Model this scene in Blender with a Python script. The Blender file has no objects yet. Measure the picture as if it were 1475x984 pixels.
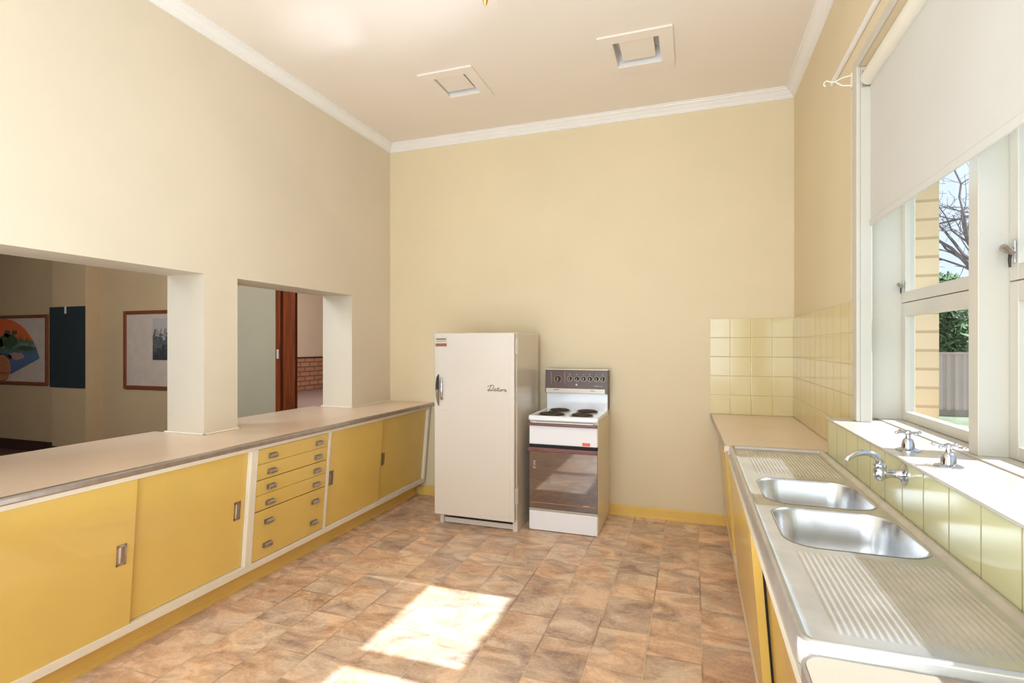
import bpy, bmesh, math, random
from mathutils import Vector, Matrix
from mathutils.geometry import delaunay_2d_cdt
random.seed(7)
sc = bpy.context.scene
col = sc.collection
PI = math.pi

# ------------------------------------------------------------------ materials
class NT:
    def __init__(s, name):
        s.m = bpy.data.materials.new(name); s.m.use_nodes = True
        s.t = s.m.node_tree; s.p = s.t.nodes['Principled BSDF']; s.o = s.t.nodes['Material Output']
    def n(s, typ, **kw):
        x = s.t.nodes.new(typ)
        for k, v in kw.items():
            if k in x.inputs.keys() if isinstance(k, str) else False: pass
            setattr(x, k, v)
        return x
    def link(s, a, b): s.t.links.new(a, b)
    def math(s, op, a, b=None, c=None):
        x = s.t.nodes.new('ShaderNodeMath'); x.operation = op
        for i, v in enumerate((a, b, c)):
            if v is None: continue
            if isinstance(v, (int, float)): x.inputs[i].default_value = v
            else: s.link(v, x.inputs[i])
        return x.outputs[0]
    def coord(s):
        if not hasattr(s, '_c'):
            tc = s.t.nodes.new('ShaderNodeTexCoord'); s._c = tc.outputs['Object']
            sep = s.t.nodes.new('ShaderNodeSeparateXYZ'); s.link(s._c, sep.inputs[0]); s._s = sep.outputs
        return s._c
    def xyz(s): s.coord(); return s._s
    def noise(s, scale, detail=3, rough=.55, vec=None, dist=0):
        x = s.t.nodes.new('ShaderNodeTexNoise'); x.inputs['Scale'].default_value = scale
        x.inputs['Detail'].default_value = detail; x.inputs['Roughness'].default_value = rough
        x.inputs['Distortion'].default_value = dist
        s.link(vec if vec is not None else s.coord(), x.inputs['Vector']); return x.outputs['Fac']
    def ramp(s, fac, stops):
        x = s.t.nodes.new('ShaderNodeValToRGB'); e = x.color_ramp.elements
        while len(e) < len(stops): e.new(.5)
        for i, (p, c) in enumerate(stops):
            e[i].position = p; e[i].color = (*c, 1)
        s.link(fac, x.inputs[0]); return x.outputs[0]
    def mix(s, fac, a, b, mode='MIX'):
        x = s.t.nodes.new('ShaderNodeMix'); x.data_type = 'RGBA'; x.blend_type = mode
        for v, i in ((fac, 0), (a, 6), (b, 7)):
            if isinstance(v, (int, float)): x.inputs[i].default_value = v
            elif isinstance(v, tuple): x.inputs[i].default_value = (*v, 1)
            else: s.link(v, x.inputs[i])
        return x.outputs[2]
    def bump(s, h, strength=.2, dist=.01):
        x = s.t.nodes.new('ShaderNodeBump'); x.inputs['Strength'].default_value = strength
        x.inputs['Distance'].default_value = dist; s.link(h, x.inputs['Height']); s.link(x.outputs[0], s.p.inputs['Normal'])
    def base(s, c):
        if isinstance(c, tuple): s.p.inputs['Base Color'].default_value = (*c, 1)
        else: s.link(c, s.p.inputs['Base Color'])

def lin(r, g, b):
    f = lambda v: (v / 255 / 12.92) if v / 255 <= .04045 else ((v / 255 + .055) / 1.055) ** 2.4
    return (f(r), f(g), f(b))

def paint(name, rgb, rough=.5, var=.06, scale=2.5, metal=0, bump=0, bscale=60, spec=.5, coat=0):
    """slightly uneven paint / plastic / metal"""
    t = NT(name); c = lin(*rgb)
    f = t.noise(scale, 4)
    lo = tuple(max(0, v * (1 - var)) for v in c); hi = tuple(min(1, v * (1 + var)) for v in c)
    t.base(t.ramp(f, [(.3, lo), (.7, hi)]))
    t.p.inputs['Roughness'].default_value = rough; t.p.inputs['Metallic'].default_value = metal
    t.p.inputs['Specular IOR Level'].default_value = spec; t.p.inputs['Coat Weight'].default_value = coat
    if bump: t.bump(t.noise(bscale, 3), bump, .002)
    return t.m

M = {}
M['wall'] = paint('wall_paint', (215, 203, 182), .55, .035, 1.3, bump=.12, bscale=25)
M['wall_warm'] = paint('back_wall_paint', (219, 203, 168), .55, .03, 1.3, bump=.12, bscale=25)
M['ceiling'] = paint('ceiling_paint', (233, 222, 210), .5, .02, 1.0)
M['cornice'] = paint('cornice_paint', (234, 229, 224), .4, .02)
M['trim'] = paint('cream_trim', (238, 231, 212), .35, .03, 6)
M['trim_dirty'] = None
M['jamb'] = paint('jamb_paint', (232, 224, 208), .45, .02)
M['yellow'] = paint('yellow_laminate', (214, 182, 92), .32, .05, 2.2, coat=.35)
M['yellow_skirt'] = paint('yellow_gloss', (224, 188, 98), .3, .05, 3)
M['cream'] = paint('cream_rail', (226, 218, 200), .4, .03, 5)
M['black'] = paint('black_gap', (20, 16, 12), .7)  # also used on solid pieces that paint the shade in gaps
M['fridge'] = paint('fridge_enamel', (215, 206, 195), .22, .015, 2, coat=.3)
M['fridge_dark'] = paint('seal_grey', (205, 190, 170), .6)
M['white'] = paint('white_enamel', (236, 236, 240), .15, .01, coat=.4)
M['stove_side'] = paint('beige_enamel', (220, 208, 184), .25, .03, 3)
M['brown'] = paint('brown_plastic', (84, 58, 45), .35, .1, 12)
M['brown_handle'] = paint('red_brown_handle', (112, 72, 66), .3, .06, 10)
M['knob'] = paint('knob_dark', (46, 37, 33), .55)
M['orange_mark'] = paint('orange_mark', (205, 150, 100), .5)
M['mark'] = paint('pale_marking', (205, 195, 180), .5)
M['red'] = paint('red_label', (235, 95, 75), .5)
M['coil'] = paint('element_brown', (62, 48, 38), .5, .2, 40)
M['chrome'] = paint('chrome', (205, 205, 210), .1, .02, metal=1)
M['chromeworn'] = paint('worn_metal', (170, 160, 150), .28, .1, 30, metal=1)
M['silver'] = paint('silver_trim', (186, 174, 158), .4, .03, metal=.5)
M['alu'] = paint('aluminium_edge', (176, 166, 158), .35, .1, 20, metal=.8)
M['brass'] = paint('brass', (225, 185, 110), .25, .05, 20, metal=.9)
M['blind'] = paint('blind_fabric', (206, 202, 194), .9, .02, 3, bump=.15, bscale=400)
M['frame_wood'] = paint('picture_frame_wood', (120, 62, 30), .4, .15, 12)
M['mount'] = paint('picture_mount', (190, 170, 150), .8, .08, 8)
M['board'] = paint('dark_board', (28, 38, 38), .8, .1, 10)
M['otherwall'] = paint('dining_wall', (188, 160, 118), .7, .04, 2)
M['otherwall2'] = paint('dining_wall_grey', (184, 172, 142), .7, .03, 2)
M['hallwall'] = paint('hall_wall', (214, 186, 150), .7, .03, 1)
M['hallfloor'] = paint('hall_floor', (150, 122, 106), .5, .1, 1)
M['dark_wood'] = paint('dark_skirting', (62, 40, 28), .5, .1, 10)
M['leaf'] = paint('leaf_green', (110, 132, 84), .8, .25, 6)
M['twig'] = paint('bark_grey', (118, 106, 108), .9, .15, 8)
M['fence'] = paint('fence_paint', (196, 176, 170), .6, .04, 2)
M['plinth'] = paint('fence_plinth', (150, 138, 128), .8)
M['worktop_low'] = None

def sill_mat():
    t = NT('sill_gloss_white'); t.base(t.ramp(t.noise(7, 5), [(.35, lin(188, 176, 162)), (.6, lin(200, 194, 184))]))
    t.p.inputs['Roughness'].default_value = .18; return t.m
M['sill'] = sill_mat()

def window_paint():
    t = NT('window_paint_worn')
    n = t.noise(5, 6, .7); n2 = t.noise(60, 4, .7)
    m = t.math('MULTIPLY', n, n2)
    t.base(t.ramp(m, [(.09, lin(180, 146, 108)), (.125, lin(199, 192, 178)), (1, lin(204, 197, 184))]))
    t.p.inputs['Roughness'].default_value = .35; return t.m
M['window'] = window_paint()

def worktop_mat(name, rgb):
    t = NT(name); c = lin(*rgb)
    f = t.noise(3, 4); g = t.noise(220, 2)
    a = t.ramp(f, [(.3, tuple(v * .94 for v in c)), (.7, tuple(min(1, v * 1.04) for v in c))])
    t.base(t.mix(.25, a, t.ramp(g, [(.4, tuple(v * .85 for v in c)), (.6, tuple(min(1, v * 1.1) for v in c))])))
    t.p.inputs['Roughness'].default_value = .3; return t.m
M['worktop'] = worktop_mat('pinkish_laminate', (230, 206, 180))
M['worktop_r'] = worktop_mat('cream_laminate', (230, 208, 184))

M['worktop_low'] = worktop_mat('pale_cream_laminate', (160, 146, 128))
def wood_mat():
    t = NT('red_brown_timber')
    s = t.xyz(); cmb = t.t.nodes.new('ShaderNodeCombineXYZ')
    t.link(t.math('MULTIPLY', s[0], 30), cmb.inputs[0]); t.link(t.math('MULTIPLY', s[1], 30), cmb.inputs[1]); t.link(t.math('MULTIPLY', s[2], 1.2), cmb.inputs[2])
    f = t.noise(1.5, 5, .6, cmb.outputs[0])
    t.base(t.ramp(f, [(.3, lin(82, 36, 14)), (.7, lin(150, 76, 32))])); t.p.inputs['Roughness'].default_value = .35
    return t.m
M['timber'] = wood_mat()

def floor_mat():
    t = NT('stone_look_vinyl'); X, Y, Z = t.xyz()
    u = t.math('DIVIDE', t.math('SUBTRACT', X, .04), .2485)
    cu = t.math('FLOOR', u)
    par = t.math('MODULO', t.math('ADD', cu, 100), 2)
    v = t.math('ADD', t.math('DIVIDE', t.math('SUBTRACT', Y, 2.70), .3475), t.math('MULTIPLY', par, .5))
    cv = t.math('FLOOR', v)
    fu = t.math('SUBTRACT', u, cu); fv = t.math('SUBTRACT', v, cv)
    du = t.math('MULTIPLY', t.math('MINIMUM', fu, t.math('SUBTRACT', 1, fu)), .2485)
    dv = t.math('MULTIPLY', t.math('MINIMUM', fv, t.math('SUBTRACT', 1, fv)), .3475)
    d = t.math('MINIMUM', du, t.math('MULTIPLY', dv, 1.25))
    idv = t.t.nodes.new('ShaderNodeCombineXYZ'); t.link(cu, idv.inputs[0]); t.link(cv, idv.inputs[1])
    wn = t.t.nodes.new('ShaderNodeTexWhiteNoise'); wn.noise_dimensions = '3D'; t.link(idv.outputs[0], wn.inputs['Vector'])
    off = t.t.nodes.new('ShaderNodeVectorMath'); off.operation = 'SCALE'; off.inputs['Scale'].default_value = 40
    t.link(wn.outputs['Color'], off.inputs[0])
    add = t.t.nodes.new('ShaderNodeVectorMath'); t.link(t.coord(), add.inputs[0]); t.link(off.outputs[0], add.inputs[1])
    mp = t.t.nodes.new('ShaderNodeMapping'); mp.inputs['Scale'].default_value = (1.0, 1.7, 1); mp.inputs['Rotation'].default_value = (0, 0, .35)
    t.link(add.outputs[0], mp.inputs[0])
    n1 = t.noise(4.2, 6, .62, mp.outputs[0], .9)
    n2 = t.noise(3.1, 3, .5, add.outputs[0], .5)
    n3 = t.noise(60, 4, .6)
    a = t.ramp(n1, [(.32, lin(142, 108, 88)), (.42, lin(192, 158, 131)), (.51, lin(218, 186, 155)), (.60, lin(242, 216, 186))])
    b = t.ramp(n2, [(.42, lin(216, 166, 122)), (.58, lin(166, 160, 158))])
    c = t.mix(.30, a, b)
    c = t.mix(.18, c, t.ramp(n3, [(.35, lin(112, 88, 76)), (.65, lin(220, 198, 176))]))
    tint = t.ramp(wn.outputs['Value'], [(0, (1.02, 1.02, 1.02)), (1, (1.22, 1.20, 1.17))])
    c = t.mix(1, c, tint, 'MULTIPLY')
    g = t.ramp(t.math('MULTIPLY', d, 1), [(.0012, (1, 1, 1)), (.0026, (0, 0, 0))])
    dark = t.ramp(d, [(.002, (1, 1, 1)), (.009, (0, 0, 0))])
    c = t.mix(t.math('MULTIPLY', dark, .22), c, lin(96, 70, 56))
    gn = t.noise(1.7, 2)
    gcol = t.ramp(gn, [(.40, lin(134, 104, 84)), (.50, lin(226, 200, 168))])
    c = t.mix(t.math('MULTIPLY', g, .95), c, gcol)
    t.base(c); t.p.inputs['Roughness'].default_value = .42
    t.bump(t.math('ADD', t.math('MULTIPLY', n1, .6), t.math('MINIMUM', t.math('MULTIPLY', d, 200), 1)), .12, .002)
    return t.m
M['floor'] = floor_mat()

def tile_mat(name, rgb, au, av, su, sv, u0, v0, grout=(176, 152, 100)):
    t = NT(name); s = t.xyz()
    def fr(ax, o, z):
        q = t.math('DIVIDE', t.math('SUBTRACT', s[ax], o), z)
        c = t.math('FLOOR', q); f = t.math('SUBTRACT', q, c)
        return c, t.math('MULTIPLY', t.math('MINIMUM', f, t.math('SUBTRACT', 1, f)), z)
    cu, du = fr(au, u0, su); cv, dv = fr(av, v0, sv)
    d = t.math('MINIMUM', du, dv)
    k = t.t.nodes.new('ShaderNodeCombineXYZ'); t.link(cu, k.inputs[0]); t.link(cv, k.inputs[1])
    wn = t.t.nodes.new('ShaderNodeTexWhiteNoise'); t.link(k.outputs[0], wn.inputs['Vector'])
    c = lin(*rgb)
    a = t.ramp(wn.outputs['Value'], [(0, tuple(x * .985 for x in c)), (1, tuple(x * 1.015 for x in c))])
    g = t.ramp(d, [(.0009, (1, 1, 1)), (.0022, (0, 0, 0))])
    t.base(t.mix(g, a, lin(*grout))); t.p.inputs['Roughness'].default_value = .12
    t.bump(t.math('MINIMUM', t.math('MULTIPLY', d, 250), 1), .35, .002)
    return t.m
M['tile_back'] = tile_mat('yellow_tiles_back', (216, 201, 150), 0, 2, .1525, .1535, .74, .895)
M['tile_side'] = tile_mat('yellow_tiles_side', (210, 192, 136), 1, 2, .1525, .1535, 4.53, .895)
M['tile_box'] = tile_mat('yellow_tiles_upstand', (226, 220, 168), 1, 2, .163, .60, 2.013, .80)

def brick_mat(name, c1, c2, mortar, bw, bh, ax=(1, 2), ms=.012):
    t = NT(name); s = t.xyz()
    k = t.t.nodes.new('ShaderNodeCombineXYZ'); t.link(s[ax[0]], k.inputs[0]); t.link(s[ax[1]], k.inputs[1])
    b = t.t.nodes.new('ShaderNodeTexBrick'); t.link(k.outputs[0], b.inputs['Vector'])
    b.inputs['Color1'].default_value = (*lin(*c1), 1); b.inputs['Color2'].default_value = (*lin(*c2), 1); b.inputs['Mortar'].default_value = (*lin(*mortar), 1)
    b.inputs['Scale'].default_value = 1; b.inputs['Brick Width'].default_value = bw; b.inputs['Row Height'].default_value = bh
    b.inputs['Mortar Size'].default_value = ms
    t.base(b.outputs['Color']); t.p.inputs['Roughness'].default_value = .85; t.bump(t.math('SUBTRACT', 1, b.outputs['Fac']), .4, .006)
    return t.m
M['brick_out'] = brick_mat('cream_brick', (212, 186, 150), (218, 194, 160), (186, 158, 126), .50, .089, (0, 2), .007)
M['brick_hall'] = brick_mat('dado_brick', (168, 112, 76), (190, 134, 92), (120, 84, 60), .42, .15, (1, 2), .02)

def glass_mat():
    m = bpy.data.materials.new('window_glass'); m.use_nodes = True; t = m.node_tree; t.nodes.clear()
    o = t.nodes.new('ShaderNodeOutputMaterial'); mx = t.nodes.new('ShaderNodeMixShader')
    tr = t.nodes.new('ShaderNodeBsdfTransparent'); tr.inputs[0].default_value = (.95, .97, .96, 1)
    gl = t.nodes.new('ShaderNodeBsdfGlossy'); gl.inputs['Roughness'].default_value = .02
    mx.inputs[0].default_value = .05
    t.links.new(tr.outputs[0], mx.inputs[1]); t.links.new(gl.outputs[0], mx.inputs[2])
    t.links.new(mx.outputs[0], o.inputs[0]); return m
M['glass'] = glass_mat()

def oven_glass():
    t = NT('oven_door_glass'); t.base(lin(72, 46, 32)); t.p.inputs['Roughness'].default_value = .07
    t.p.inputs['Specular IOR Level'].default_value = 1.0; t.p.inputs['Coat Weight'].default_value = 1.0; t.p.inputs['Coat IOR'].default_value = 1.9
    t.p.inputs['Coat Roughness'].default_value = .03
    return t.m
M['oven_glass'] = oven_glass()

def steel_mat():
    t = NT('brushed_steel'); s = t.xyz()
    k = t.t.nodes.new('ShaderNodeCombineXYZ'); t.link(t.math('MULTIPLY', s[0], 400), k.inputs[0]); t.link(t.math('MULTIPLY', s[1], 6), k.inputs[1]); t.link(s[2], k.inputs[2])
    f = t.noise(1, 3, .5, k.outputs[0]); g = t.noise(9, 4)
    t.base(t.ramp(g, [(.3, (.58, .57, .56)), (.7, (.72, .71, .70))])); t.p.inputs['Metallic'].default_value = .86
    t.link(t.math('ADD', .27, t.math('MULTIPLY', f, .10)), t.p.inputs['Roughness']); return t.m
M['steel'] = steel_mat()
def steel2():
    t = NT('bowl_steel'); g = t.noise(12, 4)
    t.base(t.ramp(g, [(.3, (.56, .56, .57)), (.7, (.70, .70, .71))])); t.p.inputs['Metallic'].default_value = 1
    t.p.inputs['Roughness'].default_value = .27; return t.m
M['bowl'] = steel2()

def grass_mat():
    t = NT('garden_ground'); t.base(t.ramp(t.noise(1.2, 5), [(.35, lin(120, 128, 96)), (.55, lin(150, 150, 120)), (.7, lin(190, 176, 160))]))
    t.p.inputs['Roughness'].default_value = .95; return t.m
M['ground'] = grass_mat()

def fan_mat():
    # painted landscape: orange sky over green bank over blue water, by height with noise
    t = NT('painted_fan_scene'); s = t.xyz(); n = t.noise(9, 4)
    h = t.math('ADD', t.math('DIVIDE', t.math('SUBTRACT', s[2], .15), .75), t.math('MULTIPLY', t.math('SUBTRACT', n, .5), .25))
    t.base(t.ramp(h, [(.05, lin(76, 94, 124)), (.36, lin(84, 104, 134)), (.44, lin(72, 92, 44)), (.52, lin(110, 120, 120)), (.6, lin(70, 92, 48)), (.68, lin(200, 96, 38)), (1, lin(206, 92, 32))]))
    t.p.inputs['Roughness'].default_value = .8; return t.m
M['fan'] = fan_mat()
M['leaf_dark'] = paint('painted_green', (58, 74, 44), .8, .3, 20); M['path'] = paint('painted_path', (168, 126, 110), .8, .1, 20)
M['shell'] = paint('shell_brown', (176, 108, 62), .7, .3, 40)
def etch_mat():
    t = NT('etched_print'); s = t.xyz(); n = t.noise(14, 6, .7)
    h = t.math('ADD', t.math('DIVIDE', t.math('SUBTRACT', s[2], .364), .45), t.math('MULTIPLY', t.math('SUBTRACT', n, .5), 1.6))
    t.base(t.ramp(h, [(.2, lin(48, 48, 48)), (.45, lin(96, 94, 90)), (.62, lin(60, 60, 60)), (.8, lin(172, 160, 146))])); t.p.inputs['Roughness'].default_value = .8
    return t.m
M['etch'] = etch_mat()

# ------------------------------------------------------------------ geometry helpers
ORG = {}
class MB:
    def __init__(s): s.bm = bmesh.new()
    def box(s, x0, x1, y0, y1, z0, z1):
        v = [s.bm.verts.new(p) for p in ((x0,y0,z0),(x1,y0,z0),(x1,y1,z0),(x0,y1,z0),(x0,y0,z1),(x1,y0,z1),(x1,y1,z1),(x0,y1,z1))]
        for f in ((3,2,1,0),(4,5,6,7),(0,1,5,4),(1,2,6,5),(2,3,7,6),(3,0,4,7)): s.bm.faces.new([v[i] for i in f])
        return s
    def hexa(s, pts):
        v = [s.bm.verts.new(p) for p in pts]
        for f in ((3,2,1,0),(4,5,6,7),(0,1,5,4),(1,2,6,5),(2,3,7,6),(3,0,4,7)): s.bm.faces.new([v[i] for i in f])
        return s
    def prism(s, pts, vec):
        a = [s.bm.verts.new(p) for p in pts]; b = [s.bm.verts.new(Vector(p) + Vector(vec)) for p in pts]
        n = len(a); s.bm.faces.new(a[::-1]); s.bm.faces.new(b)
        for i in range(n): s.bm.faces.new((a[i], a[(i+1)%n], b[(i+1)%n], b[i]))
        return s
    def tube(s, pts, r, seg=12, cap=True):
        pts = [Vector(p) for p in pts]; rings = []; n = len(pts)
        prev = None
        for i, p in enumerate(pts):
            d = (pts[min(i+1, n-1)] - pts[max(i-1, 0)]).normalized()
            if prev is None:
                u = d.orthogonal().normalized()
            else:
                u = (prev - d * prev.dot(d)).normalized()
            prev = u; w = d.cross(u); rr = r[i] if isinstance(r, (list, tuple)) else r
            rings.append([s.bm.verts.new(p + (u * math.cos(2*PI*k/seg) + w * math.sin(2*PI*k/seg)) * rr) for k in range(seg)])
        for a, b in zip(rings, rings[1:]):
            for k in range(seg): s.bm.faces.new((a[k], a[(k+1)%seg], b[(k+1)%seg], b[k]))
        if cap: s.bm.faces.new(rings[0][::-1]); s.bm.faces.new(rings[-1])
        return s
    def lathe(s, c, axis, prof, seg=24):
        """prof: list of (radius, distance along axis)"""
        c = Vector(c); ax = Vector(axis).normalized(); u = ax.orthogonal().normalized(); w = ax.cross(u); rings = []
        for r, h in prof:
            rings.append([s.bm.verts.new(c + ax*h + (u*math.cos(2*PI*k/seg) + w*math.sin(2*PI*k/seg)) * max(r, 1e-4)) for k in range(seg)])
        for a, b in zip(rings, rings[1:]):
            for k in range(seg): s.bm.faces.new((a[k], a[(k+1)%seg], b[(k+1)%seg], b[k]))
        s.bm.faces.new(rings[0][::-1]); s.bm.faces.new(rings[-1]); return s
    def ball(s, c, r, seg=12):
        prof = [(r*math.sin(PI*i/8), -r*math.cos(PI*i/8)) for i in range(9)]
        return s.lathe(c, (0,0,1), prof, seg)
    def build(s, name, mat, parent=None, bevel=0, smooth=None, seg=2):
        org = ORG.get(parent.name, Vector((0,0,0))) if parent else Vector((0,0,0))
        bmesh.ops.recalc_face_normals(s.bm, faces=s.bm.faces[:])
        if org.length > 0: bmesh.ops.translate(s.bm, vec=-org, verts=s.bm.verts[:])
        me = bpy.data.meshes.new(name); s.bm.to_mesh(me); s.bm.free()
        o = bpy.data.objects.new(name, me); col.objects.link(o); me.materials.append(mat)
        if parent: o.parent = parent
        ORG[o.name] = org
        if bevel:
            b = o.modifiers.new('bevel', 'BEVEL'); b.width = bevel; b.segments = seg; b.limit_method = 'ANGLE'; b.angle_limit = .7
        if smooth or bevel:
            for p in me.polygons: p.use_smooth = True
            o.modifiers.new('wn', 'WEIGHTED_NORMAL') if bevel else None
            if smooth and not bevel:
                me.set_sharp_from_angle(angle=smooth if isinstance(smooth, float) else .7)
        return o
def tag(o, label=None, cat=None, group=None, kind=None):
    if label: o['label'] = label
    if cat: o['category'] = cat
    if group: o['group'] = group
    if kind: o['kind'] = kind
    return o
def thing(name, label, cat, loc, group=None):
    o = bpy.data.objects.new(name, None); col.objects.link(o); o.location = loc; o.empty_display_size = .1
    ORG[o.name] = Vector(loc); return tag(o, label, cat, group)
def B(*a): return MB().box(*a)
def struct(o): o['kind'] = 'structure'; return o

# ------------------------------------------------------------------ key dimensions
XL, XR, YB, YF, ZC = -2.85, .74, 4.538, -2.6, 3.43
WT = .895

# floor of kitchen
struct(B(-3.0, .74, YF, YB, -.05, 0).build('floor', M['floor']))
# left wall with two servery openings
m = MB()
xw = -3.16
m.box(xw, XL, YF, YB+.11, 1.89, ZC)
m.box(xw, XL, YF, .70, 0, 1.89)
m.box(xw, XL, .70, 3.92, 0, .862)
m.box(xw, XL, 2.437, 2.688, .862, 1.89)
m.box(xw, XL, 3.92, YB+.11, 0, 1.89)
struct(m.build('wall_left', M['wall']))
m = MB()
for (x0,x1,y0,y1) in ((xw-.014, XL+.014, 2.423, 2.437), (xw-.014, XL+.014, 2.688, 2.702), (XL, XL+.014, 2.423, 2.702), (xw-.014, XL+.014, 3.906, 3.92), (XL, XL+.012, 3.906, YB-.001)):
    m.box(x0, x1, y0, y1, WT+.0005, WT+.010)
struct(m.build('trim_1', M['trim'], bevel=.003))
# back wall
struct(B(XL, XR+.35, YB, YB+.11, 0, ZC).build('wall_back', M['wall_warm']))
# rear wall behind the viewer
struct(B(-3.16, XR+.35, YF-.15, YF, 0, ZC).build('wall_rear', M['wall']))
# right wall with window hole
m = MB(); WY0, WY1, WZ0, WZ1 = .33, 3.0, 1.07, 2.76
m.box(XR, 1.0, WY1, YB, 0, ZC); m.box(XR, 1.0, YF, WY0, 0, ZC); m.box(XR, 1.0, WY0, WY1, 0, WZ0); m.box(XR, 1.0, WY0, WY1, WZ1, ZC)
struct(m.build('wall_right', M['wall_warm']))
m = MB()
m.box(1.0, 1.1, WY1, YB+2.2, -.6, 3.3); m.box(1.0, 1.1, YF, WY0, -.6, 3.3); m.box(1.0, 1.1, WY0, WY1, -.6, WZ0-.02); m.box(1.0, 1.1, WY0, WY1, WZ1, 3.3)
struct(m.build('wall_outside', M['brick_out']))
# ceiling with two vent wells
m = MB(); V1 = (-1.828, -1.563, 3.485, 3.779); V2 = (-.505, -.20, 3.455, 3.772)
xs = [-3.16, V1[0], V1[1], V2[0], V2[1], 1.09]
m.box(xs[0], xs[1], YF, YB, ZC, ZC+.05); m.box(xs[2], xs[3], YF, YB, ZC, ZC+.05); m.box(xs[4], xs[5], YF, YB, ZC, ZC+.05)
for v in (V1, V2):
    m.box(v[0], v[1], YF, v[2], ZC, ZC+.05); m.box(v[0], v[1], v[3], YB, ZC, ZC+.05)
struct(m.build('ceiling', M['ceiling']))
struct(B(-3.2, 1.1, YF-.1, YB+.1, ZC+.16, ZC+.2).build('ceiling_cover', M['ceiling']))
# cornices: stepped coved profile (out from wall, down from ceiling)
prof = [(0, 0), (.072, 0), (.072, -.008), (.062, -.010), (.060, -.018), (.050, -.021), (.038, -.034), (.026, -.050), (.020, -.053), (.018, -.060), (.010, -.063), (.009, -.070), (0, -.072)]
def cornice(name, p0, p1, out):
    p0 = Vector(p0); p1 = Vector(p1); out = Vector(out)
    m = MB(); pts = [p0 + out*a + Vector((0,0,b)) for a, b in prof]
    struct(m.prism(pts, p1-p0).build(name, M['cornice'], smooth=.6))
cornice('trim_2', (XL, YF, ZC), (XL, YB, ZC), (1,0,0))
cornice('trim_3', (XL, YB, ZC), (XR, YB, ZC), (0,-1,0))
cornice('trim_4', (XR, YF, ZC), (XR, YB, ZC), (-1,0,0))
# baseboards
def base_prof(name, y, x0, x1):
    pts = [(x0, y, 0), (x0, y-.022, 0), (x0, y-.022, .012), (x0, y-.014, .02), (x0, y-.014, .075), (x0, y-.004, .088), (x0, y, .088)]
    struct(MB().prism(pts, (x1-x0, 0, 0)).build(name, M['yellow_skirt'], smooth=.5))
base_prof('baseboard_back', YB, -2.54, .28)

# ------------------------------------------------------------------ ceiling vents
def vent(v, label, loc, bx):
    t = thing('ceiling_vent', label, 'ceiling vent', loc, 'square ceiling vents')
    x0, x1, y0, y1 = v; a = .082
    m = MB(); z0, z1 = ZC-.013, ZC-.001
    m.box(x0-a, x1+a, y0-a, y0, z0, z1); m.box(x0-a, x1+a, y1, y1+a, z0, z1); m.box(x0-a, x0, y0, y1, z0, z1); m.box(x1, x1+a, y0, y1, z0, z1)
    m.build('frame', M['ceiling'], t)
    m = MB(); e = .006
    m.box(x0, x0+e, y0, y1, z0+.004, ZC+.1); m.box(x1-e, x1, y0, y1, z0+.004, ZC+.1); m.box(x0+e, x1-e, y0, y0+e, z0+.004, ZC+.1); m.box(x0+e, x1-e, y1-e, y1, z0+.004, ZC+.1)
    m.box(x0, x1, y0, y1, ZC+.1, ZC+.11)
    m.build('well', M['cornice'], t)
    c0, c1 = bx
    B(c0, c1, y0+.008, y1-.058, ZC+.001, ZC+.016).build('baffle', M['ceiling'], t, bevel=.002)
vent(V1, 'square ceiling vent nearer the servery wall, baffle almost filling its frame', (-1.69, 3.63, ZC), (-1.812, -1.590))
vent(V2, 'square ceiling vent nearer the window wall, wide gaps around its baffle', (-.352, 3.61, ZC), (-.460, -.240))

# ceiling light, only its lamp tips reach into view
t = thing('ceiling_light', 'brass ceiling light fitting with small drop lampholders hanging at the ceiling', 'ceiling light', (-.86, 2.21, ZC))
MB().lathe((-.86, 2.21, ZC), (0,0,-1), [(.06, 0), (.06, .01), (.045, .03), (.012, .04)]).build('ceiling_rose', M['brass'], t, smooth=True)
MB().tube([(-.86, 2.21, ZC-.03), (-.86, 2.21, 3.14)], .006).build('rod', M['brass'], t, smooth=True)
for k in range(2):
    s = (-1, 1)[k]; ex = -.86 + s*.036; ey = 2.21 - s*.012
    MB().tube([(-.86, 2.21, 3.15), (-.86+s*.02, 2.21-s*.006, 3.16), (ex, ey, 3.14), (ex, ey, 3.10)], .005).build('arm', M['brass'], t, smooth=True)
    MB().lathe((ex, ey, 3.11), (0,0,-1), [(.008, 0), (.017, .02), (.019, .06), (.014, .085), (.008, .105), (.002, .115)]).build('lampholder', M['brass'], t, smooth=True)

# ------------------------------------------------------------------ left bench
# worktop
m = MB(); xf = -2.362
m.box(-3.27, xf, .62, 3.9195, .866, WT) if False else None
t = thing('servery_worktop', 'long pinkish laminate servery worktop with metal front edging running through the wall openings', 'worktop', (-2.8, 2.5, .866))
m = MB(); m.box(-3.27, xf, .701, 2.436, .866, WT); m.box(XL+.0005, xf, 2.436, 2.689, .866, WT); m.box(-3.27, xf, 2.689, 3.919, .866, WT); m.box(XL+.0005, xf, 3.919, YB-.001, .866, WT)
m.build('top', M['worktop'], t)
m = MB(); m.prism([(xf-.012, .70, WT+.002), (xf+.006, .70, WT+.001), (xf+.010, .70, WT-.006), (xf+.010, .70, WT-.022), (xf+.006, .70, WT-.028), (xf, .70, WT-.028), (xf, .70, WT-.002), (xf-.012, .70, WT)], (0, YB-.002-.70, 0))
e = m.build('edge_strip', M['alu'], t, smooth=.5)
y = .85
while y < 4.45:
    MB().lathe((xf-.003, y, WT+.001), (0,0,1), [(.004, 0), (.004, .0012), (.002, .002)], 10).build('screw', M['chromeworn'], e, smooth=True); y += .205
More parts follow.
